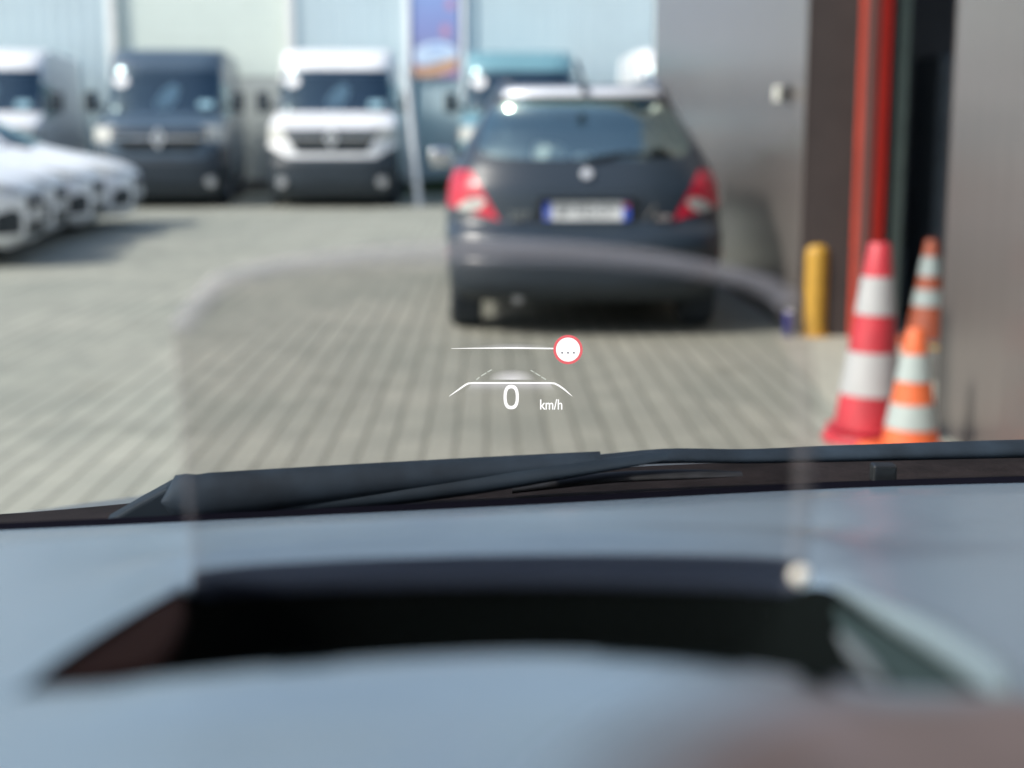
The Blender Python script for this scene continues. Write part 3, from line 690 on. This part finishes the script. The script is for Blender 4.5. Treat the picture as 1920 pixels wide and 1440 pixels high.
# the dashboard's top plane falls gently away from the driver
DP = Vector((0, .46, 1.25-.148)); DN = Vector((0, .15, 1)).normalized()
def dash(px, py): return at_plane(px, py, DP, DN)
BASE = [(-1600, 1064), (-700, 1020), (0, 991), (330, 976), (960, 945), (1540, 914), (1920, 902), (2600, 890), (3500, 886)]
OUT = [(-40, 1310), (30, 1297), (110, 1235), (250, 1150), (350, 1104), (600, 1087), (960, 1080), (1300, 1084), (1500, 1093), (1600, 1122), (1750, 1195), (1850, 1260), (1895, 1300), (1960, 1310)]
INN = [(-40, 1310), (30, 1299), (200, 1275), (300, 1254), (640, 1228), (960, 1210), (1200, 1214), (1400, 1228), (1540, 1252), (1650, 1284), (1895, 1303), (1960, 1310)]
m_dash = mat('dash_grey', (.172, .236, .292), .27, vary=.06, scale=14, bump=.03, bscale=900, spec=1.0)
m_well = mat('well_black', (.006, .008, .008), 1.0, vary=.2, spec=0)
cols = list(range(-1500, 3401, 20))
def plan(px): return px
far = []
NR = 16
for r in range(NR+1):
    t = r/NR; row = []
    for px in cols:
        yb = lerp_curve(BASE, px); yo = lerp_curve(OUT, px) if -40 < px < 1960 else 1310
        a = dash(px, yb); we = math.exp(-((px-930)/600)**6); b = at_plane(px, yo, DP+Vector((0, 0, -.006*we)), DN)
        p = a+(b-a)*t
        # soft crown of the binnacle and a shallow valley behind it
        w = math.exp(-((px-930)/620)**4)
        p.z += w*(.010*math.exp(-((t-.70)/.12)**2)+.003*math.exp(-((t-.9)/.06)**2)-.005*math.exp(-((t-.45)/.14)**2))
        p.z += -.010*math.exp(-((t-0)/.06)**2)
        row.append(p)
    far.append(row)
lip = []
for k, (dy, dz) in enumerate(((-.0012, -.0008), (-.002, -.0025), (-.002, -.005))):
    row = []
    for i, px in enumerate(cols):
        e = far[NR][i]; w = max(0, min(1, (px-330)/60))*max(0, min(1, (1530-px)/60))
        row.append(e+Vector((0, dy*w, dz*w)))
    lip.append(row)
KF = NR-2; c0 = min(i for i, px in enumerate(cols) if px >= 360); c1 = max(i for i, px in enumerate(cols) if px <= 1500)
edge = [at_z(px, lerp_curve(BASE, px)+2, 1.25-.24-.003) for px in cols]
dm = MB(); dm.grid([edge]+far[:KF+1]); dm.grid([row[:c0+1] for row in (far+lip)[KF:]]); dm.grid([row[c1:] for row in (far+lip)[KF:]])
dsh = dm.build('dashboard', m_dash, OWN, smooth=80, fix=True)
MB().grid([row[c0:c1+1] for row in (far+lip)[KF:]]).build('shaded_lip', mat('lip_shade_blue', (.018, .026, .042), .85, vary=.1, spec=.15), OWN, smooth=80)  # dark colour painted on the rounded lip, standing for its shade
near = []; NB = 44
for r in range(NB+1):
    t = (r/NB)**1.3; row = []
    for px in cols:
        yi = lerp_curve(INN, px) if -40 < px < 1960 else 1310
        p = dash(px, yi+(2150-yi)*t)
        w = math.exp(-((px-900)/650)**4); q = t*2150/330
        p.z += -.006*w*math.exp(-(q/.1)**2)+.004*w*math.exp(-((q-.4)/.25)**2)
        if px > 900: p.z -= .014*((px-900)/1000)**2*min(1, q*.9)
        row.append((p, px, yi+(2150-yi)*t))
    near.append(row)
TB = [(1200, 2400), (1270, 1900), (1295, 1700), (1330, 1570), (1370, 1470), (1420, 1390), (1500, 1310), (1800, 1250), (2200, 1230)]   # painted warm reflection begins at this line
def hood_pt(px, t):
    yi = lerp_curve(INN, px) if -40 < px < 1960 else 1310
    y = yi+(2150-yi)*t; p = dash(px, y); w = math.exp(-((px-900)/650)**4); q = t*2150/330
    p.z += -.006*w*math.exp(-(q/.1)**2)+.004*w*math.exp(-((q-.4)/.25)**2)
    if px > 900: p.z -= .014*((px-900)/1000)**2*min(1, q*.9)
    return p
def hood_strip(x0, x1, n):
    rows = []
    for r in range(NB+1):
        t = (r/NB)**1.3; y = 1260+890*t; a, b = x0(y), x1(y)
        rows.append([hood_pt(a+(b-a)*i/n, t) for i in range(n+1)])
    return MB().grid(rows)
tb = lambda y: min(2600, max(1230, lerp_curve(TB, y)))
hood_strip(lambda y: -1500, lambda y: max(900, tb(y)-330), 90).build('instrument_hood', m_dash, OWN, smooth=80)
for k, c in enumerate(((.158, .208, .252), (.14, .172, .202), (.127, .138, .154), (.122, .108, .110))):  # graded colours painted along the hood, fading it into the warm reflection
    hood_strip(lambda y: max(900, tb(y)-330+k*82.5), lambda y: max(900, tb(y)-330+(k+1)*82.5), 8).build('hood_reflection_fade', mat('reflection_fade_tone', c, .32, vary=.05, scale=30, spec=1.0), OWN, smooth=80)
hood_strip(tb, lambda y: 3400, 60).build('hood_warm_reflection', mat('warm_reflection_brown', (.118, .090, .082), .36, vary=.1, scale=30, spec=.8), OWN, smooth=80)['label'] = 'painted brown reflection at the right end of the instrument hood'  # brown put into the hood's colour for a warm reflection
# the well: side walls down to a black floor
wellc = [c for c in range(20, 1901, 20)]
wo = []; wi = []
for px in wellc:
    wo.append(lip[-1][cols.index(px)]); wi.append(hood_pt(px, 0))
dn = Vector((0, .004, -.05)); dn2 = Vector((0, -.01, -.05))
well = MB().grid([wo, [p+dn for p in wo]]).grid([wi, [p+dn2 for p in wi]]).grid([[p+dn for p in wo], [p+dn2 for p in wi]])
MB.build(well, 'display_well', m_well, OWN, smooth=60)
# trim inside the well: reddish side cheek on the left, grey-green cheek and bright bead on the right
def patch(name, pts, m, dz, th=.004, bevel=.002):
    q = [at_plane(x, y, DP+Vector((0, 0, dz)), DN) for x, y in pts]
    return MB().prism(q, (0, 0, -th)).build(name, m, OWN, bevel=bevel)
patch('side_cheek', [(34, 1297), (70, 1268), (110, 1238), (180, 1192), (250, 1153), (300, 1126), (345, 1108), (352, 1150), (330, 1205), (290, 1250), (200, 1271), (110, 1287)], mat('cheek_brown', (.011, .0045, .0035), .9, spec=.05), -.002)
patch('side_cheek', [(1560, 1125), (1640, 1160), (1740, 1215), (1840, 1280), (1800, 1292), (1700, 1288), (1640, 1240), (1580, 1180)], mat('cheek_green', (.035, .055, .055), .9, spec=.1), -.006)
def bead(name, pts, r, m, dz=0):
    q = [at_plane(x, y, DP+Vector((0, 0, dz)), DN) for x, y in pts]
    return MB().tube(q, r, 10).build(name, m, OWN, smooth=True)
m_bead = mat('bead_grey', (.18, .235, .255), .4, vary=.04)
bead('rim_bead', [(1570, 1104), (1640, 1140), (1700, 1170), (1760, 1202), (1820, 1240), (1870, 1278), (1892, 1300)], [.001, .003, .0042, .0045, .0045, .0042, .002], m_bead)
bead('rim_bead', [(1575, 1190), (1600, 1220), (1630, 1254), (1655, 1286)], [.0008, .0018, .0018, .0008], mat('bead_dull', (.14, .16, .17), .5), -.004)
for a, b in ((505, 630), (1120, 1385), (1495, 1560)):
    q = [[hood_pt(a+(b-a)*i/8, .012+.036*k/6)+Vector((0, 0, .0012)) for i in range(9)] for k in range(7)]
    MB().grid(q).grid([[p-Vector((0, 0, .002)) for p in row] for row in q]).build('hood_notch', m_well, OWN)

# combiner pane
CN = Vector((0, -1, .10)).normalized(); CPt = Vector((0, .475, 1.25-.16))
def comb(px, py): return at_plane(px, py, CPt, CN)
outl = [(362, 1125), (345, 900), (326, 650), (322, 612), (345, 575), (385, 530), (420, 510), (520, 486), (680, 465), (830, 454), (960, 450), (1100, 458), (1250, 476), (1400, 508), (1460, 528), (1500, 562), (1522, 640), (1532, 860), (1508, 1125)]
def smooth_line(pts, n=5):
    out = []
    for k in range(len(pts)-1):
        p0, p1, p2, p3 = [Vector(pts[min(max(k+j, 0), len(pts)-1)]) for j in (-1, 0, 1, 2)]
        for i in range(n):
            t = i/n
            out.append(tuple(.5*((2*p1)+(-p0+p2)*t+(2*p0-5*p1+4*p2-p3)*t*t+(-p0+3*p1-3*p2+p3)*t**3)))
    out.append(tuple(pts[-1])); return out
ol = smooth_line(outl)
pane_th = CN*-.0035
comb_o = MB().prism([comb(*p) for p in ol], pane_th).build('combiner_pane', clear('combiner_clear', (.912, .906, .904)), OWN)
comb_o['label'] = 'clear rounded head-up display pane rising from the slot in the dashboard'
MB().add([Vector(comb(*p))+CN*-.0017 for p in ol], [tuple(range(len(ol)))]).build('tinted_film', clear('combiner_film', (.915, .906, .904)), comb_o)
# polished bevelled rim
cen = Vector((930, 800))
def inset(p, d): v = (cen-Vector(p)).normalized(); return (p[0]+v.x*d, p[1]+v.y*d)
ow_ = [comb(*p) for p in ol]
iT = min(range(len(ol)), key=lambda i: (ol[i][0]-322)**2+(ol[i][1]-612)**2); iR = min(range(len(ol)), key=lambda i: (ol[i][0]-1500)**2+(ol[i][1]-562)**2)
def rim(i0, i1, wid, m):
    o_ = ow_[i0:i1+1]; n_ = [comb(*inset(ol[i], wid)) for i in range(i0, i1+1)]
    return MB().grid([o_, [a+(b-a)*.5+CN*.0022 for a, b in zip(o_, n_)], n_]).build('bevelled_edge', m, comb_o, smooth=80)
m_edge = veil('polished_edge', (.60, .60, .68), .24)
m_side = veil('clear_side_edge', (.62, .58, .60), .075)
rim(iT, iR, 46, m_edge); rim(0, iT, 24, m_side); rim(iR, len(ol)-1, 44, m_side)
cl = MB().lathe([(0, -.003), (.0021, -.0021), (.003, 0), (.0021, .0021), (0, .003)], 16).build('corner_glint', mat('glint_cream', (.8, .76, .66), .3), comb_o, smooth=True)  # pale ball added to stand for a bright glint at the pane's corner
cl.location = EYE+ray(1500, 1080)*.435

# windscreen, its black border, cowl, wipers
WB_Z = 1.25-.24
base_pts = [at_z(px, lerp_curve(BASE, px)+2, WB_Z+.0) for px in range(-1480, 3401, 80)]
ws_rows = []
for k in range(13):
    t = k/12; ws_rows.append([Vector((p.x*(1-.10*t), p.y-.80*t-.03*math.sin(math.pi*t), p.z+.50*t+.035*math.sin(math.pi*t))) for p in base_pts])
MB().grid(ws_rows).build('windscreen', clear('windscreen_clear', (.955, .97, .965)), OWN, smooth=True, fix=False)
m_frit = mat('black_border', (.006, .006, .010), 1.0, spec=.0)
MB().grid([[p+Vector((0, -.006, -.012)) for p in base_pts], [p+Vector((0, -.004, -.004)) for p in base_pts], [p+Vector((0, .004, .0)) for p in base_pts], [p+Vector((0, .008, .002)) for p in base_pts]]).build('windscreen_border', m_frit, OWN)
# outside line of the cowl as it stands against the paving
COWL = [(-1600, 1042), (-700, 1000), (0, 964), (240, 944), (420, 925), (700, 905), (960, 890), (1100, 880), (1300, 870), (1540, 862), (1920, 850), (2600, 835), (3500, 826)]
m_cowl = mat('cowl_plastic', (.017, .013, .013), .9, spec=.1, vary=.45, scale=25, bump=.2, bscale=120)
crow = [[], [], [], []]
for px in range(-1480, 3401, 80):
    b = at_z(px, lerp_curve(BASE, px)-2, WB_Z-.004); c_ = at_y(px, lerp_curve(COWL, px), b.y+.14)
    crow[0].append(b); crow[1].append(b+(c_-b)*.5+Vector((0, 0, -.006))); crow[2].append(c_); crow[3].append(c_+Vector((0, .03, -.03)))
MB().grid(crow).build('cowl', m_cowl, OWN, smooth=50)
m_wip = mat('wiper_rubber', (.018, .029, .042), .75, vary=.35, scale=30, spec=.25)
m_arm = mat('wiper_arm', (.014, .023, .033), .7, vary=.3, scale=20, spec=.2)
def bar(name, top, bot, Y, th, m, parent=OWN, n=40, taper=True):
    """a tapered bar between a top and a bottom line, leaning along the glass, with a rounded back"""
    x0 = max(top[0][0], bot[0][0]); x1 = min(top[-1][0], bot[-1][0]); rows = []
    for i in range(n+1):
        px = x0+(x1-x0)*i/n; yt = lerp_curve(top, px); yb = lerp_curve(bot, px)
        a = at_y(px, yt, Y(px)); b = at_y(px, yb, Y(px)-.006)
        mid = (a+b)/2; h = (a-b)/2
        rows.append([mid+h*math.sin(q)+Vector((0, -th*math.cos(q), 0)) for q in [math.pi/2-math.pi*k/8 for k in range(9)]]+[mid+h*math.sin(q)*.98+Vector((0, th*.4*abs(math.cos(q))+.001, 0)) for q in [-math.pi/2+math.pi*k/4 for k in range(1, 4)]])
    mb = MB().grid(rows, True); k = len(rows[0]); o = 0
    mb.f += [tuple(range(k-1, -1, -1)), tuple(n*k+i for i in range(k))]
    return mb.build(name, m, parent, smooth=60)
YW = lambda px: .955+.00002*(px-300)
wA = MB().prism([at_y(x, y, .955) for x, y in ((178, 990), (250, 948), (312, 914), (330, 920), (330, 976), (300, 980))], (0, .03, 0)).build('wiper', m_arm, OWN, bevel=.003)
wA['label'] = 'broad black wiper nearest the driver'
bar('wiper_blade', [(308, 930), (318, 900), (340, 888), (366, 890), (380, 887), (700, 868), (1000, 852), (1125, 846)], [(308, 940), (318, 965), (340, 978), (600, 945), (900, 905), (1125, 870)], YW, .010, m_wip, wA)
bar('wiper_arm', [(330, 940), (420, 935), (700, 905), (1000, 872), (1100, 862), (1250, 845)], [(330, 977), (420, 972), (700, 950), (900, 925), (1100, 890), (1250, 862)], lambda px: .962, .009, m_arm, wA)
wB = bar('wiper', [(1020, 866), (1120, 853), (1250, 841), (1400, 842), (1540, 836), (1920, 824), (2500, 812)], [(1020, 884), (1120, 876), (1250, 868), (1400, 868), (1540, 866), (1920, 858), (2500, 850)], lambda px: .985+.00003*(px-1000), .009, m_wip)
wB['label'] = 'long slim black wiper on the passenger side'
MB().box(at_y(1656, 886, .975), (.017, .012, .013)).build('blade_clip', mat('clip_dark', (.012, .014, .016), .4), wB, bevel=.002)
bar('wiper_linkage', [(960, 905), (1150, 885), (1300, 880), (1390, 884)], [(960, 925), (1150, 905), (1300, 898), (1390, 892)], lambda px: .99, .006, mat('linkage_grey', (.02, .022, .026), .6, vary=.4, scale=60), OWN)

# roof, doors and pillars round the driver
m_lin = mat('headlining', (.30, .30, .31), .9); m_body = paint('own_body', (.10, .11, .12))
rf = []
for k in range(9):
    t = k/8; rf.append([Vector((-.52+1.75*i/12, -.06-1.6*t, 1.52+.05*math.sin(math.pi*t)-.06*abs(2*i/12-1)**2.5)) for i in range(13)])
MB().grid(rf).build('roof', m_body, OWN, smooth=True, fix=False)
MB().box((-.62, -.45, .62), (.10, 1.5, .80)).build('door', m_lin, OWN, bevel=.03)
MB().box((1.33, -.45, .62), (.10, 1.5, .80)).build('door', m_lin, OWN, bevel=.03)
for x in (-.56, 1.27):
    MB().box((x, -.75, 1.2), (.07, .16, .62)).build('centre_pillar', m_lin, OWN, bevel=.02)
MB().box((.35, -1.35, .9), (1.8, .2, 1.0)).build('rear_bench', m_lin, OWN, bevel=.05)
MB().box((.35, -1.62, .95), (1.9, .08, 1.2)).build('tailgate', m_body, OWN, bevel=.03)

# bonnet falling away beyond the cowl
bn = []
for k in range(10):
    t = k/9; row = []
    for i in range(21):
        x = -1.0+2.2*i/20
        row.append(Vector((x, 1.12+.95*t-.10*((x-.35)/.9)**2, .955-.06*t-.14*t*t-.05*((x-.35)/.9)**2)))
    bn.append(row)
MB().grid(bn).build('bonnet', paint('bonnet_grey', (.08, .09, .10)), OWN, smooth=True)

# ------------------------------------------------------------------ the projected read-out, floating beyond the glass
HUD_D = 1.10
HC = EYE+ray(960, 720)*HUD_D; S = HUD_D/F
HUD = tag(empty('head_up_display', HC), 'glowing white head-up read-out showing 0 km/h below a red ringed sign', 'head-up display')
HUD.rotation_euler = (math.pi/2-PITCH, 0, -YAW)
def L(px, py, z=0): return Vector(((px-960)*S, (720-py)*S, z))
m_hw = lit('readout_white', (1, 1, 1), 1.15)
def stroke(pts, w, z=0):
    mb = MB(); rows = [[], []]; P_ = [L(x, y, z) for x, y in pts]
    for i, p in enumerate(P_):
        d = (P_[min(i+1, len(P_)-1)]-P_[max(i-1, 0)]).normalized(); nrm = Vector((-d.y, d.x, 0))
        ww = (w[i] if isinstance(w, (list, tuple)) else w)*S/2
        rows[0].append(p+nrm*ww); rows[1].append(p-nrm*ww)
    return mb.grid(rows)
arch = [(842, 743), (852, 736), (862, 729), (872, 722), (878, 719), (886, 718), (960, 718), (1030, 718), (1040, 719), (1048, 723), (1058, 730), (1066, 737), (1073, 743)]
stroke(arch, [.6, 2, 3, 3.4, 3.4, 3.2, 3.2, 3.2, 3.4, 3.4, 3, 2, .6]).build('lane_arch', m_hw, HUD)
stroke([(846, 653.5), (880, 653), (960, 652.5), (1040, 653.5)], [.6, 1.6, 3, 2.6]).build('guide_line', m_hw, HUD)
m_dim = lit('readout_dim', (.62, .66, .60), .9)
for seg in (((893, 712), (899, 707.5)), ((902, 705), (912, 699)), ((914, 697.5), (922, 693)), ((995, 694), (1002, 698)), ((1003, 699), (1013, 705)), ((1015, 706.5), (1024, 712))):
    stroke(seg, [2.4, 2.4]).build('lane_dash', m_dim, HUD)
# the digit 0
n = 40; ro = []; ri = []
for k in range(n):
    a = 2*math.pi*k/n; e = 2/2.5
    cx, cy = math.copysign(abs(math.cos(a))**e, math.cos(a)), math.copysign(abs(math.sin(a))**e, math.sin(a))
    ro.append(L(958.5+14.3*cx, 744.5+22.8*cy)); ri.append(L(958.5+8.6*cx, 744.5+16.6*cy))
MB().grid([ro, ri], True).build('speed_digit', m_hw, HUD)
u = text('unit_text', 'km/h', 27*S, m_hw, HUD, L(1033.5, 759.5), (0, 0, 0), .80, 0, weight=.25*S)
# round sign with a red ring and three dots
def ringm(c, r0, r1, z): 
    a_ = [[L(c[0]+r*math.cos(2*math.pi*k/48), c[1]+r*math.sin(2*math.pi*k/48), z) for k in range(48)] for r in (r0, r1)]
    return MB().grid(a_, True)
sg = ringm((1065, 655.5), 27.5, 22.5, .0004).build('speed_sign', lit('sign_red', (.82, .16, .18), 1.0), HUD)
MB().add([L(1065+23*math.cos(2*math.pi*k/48), 655.5+23*math.sin(2*math.pi*k/48), .0002) for k in range(48)], [tuple(range(48))]).build('sign_face', m_hw, sg)
for x in (1054, 1065, 1076):
    MB().add([L(x+2.1*math.cos(2*math.pi*k/16), 661.5+1.8*math.sin(2*math.pi*k/16), .0006) for k in range(16)], [tuple(range(16))]).build('sign_dot', lit('dot_grey', (.22, .22, .25), 1), sg)
# soft light of the read-out itself
MB().add([L(915, 712), L(1005, 712), L(1005, 692), L(915, 692)], [(0, 1, 2, 3)]).build('soft_light', lit_fade('light_bloom', (.92, .9, 1), .55, 'X', ((0, 0), (1, 1)), rad='half'), HUD)
MB().add([L(868, 742), L(1046, 742), L(1032, 719.5), L(884, 719.5)], [(0, 1, 2, 3)]).build('soft_light', lit_fade('light_fan', (.85, .83, 1), .22, 'Y', ((0, 0), (.45, .12), (1, 1))), HUD)
MB().add([L(885, 652), L(1035, 652), L(1035, 643), L(885, 643)], [(0, 1, 2, 3)]).build('soft_light', lit_fade('light_line', (.85, .85, 1), .22, 'Y', ((0, 0), (1, 1)), rad='half'), HUD)
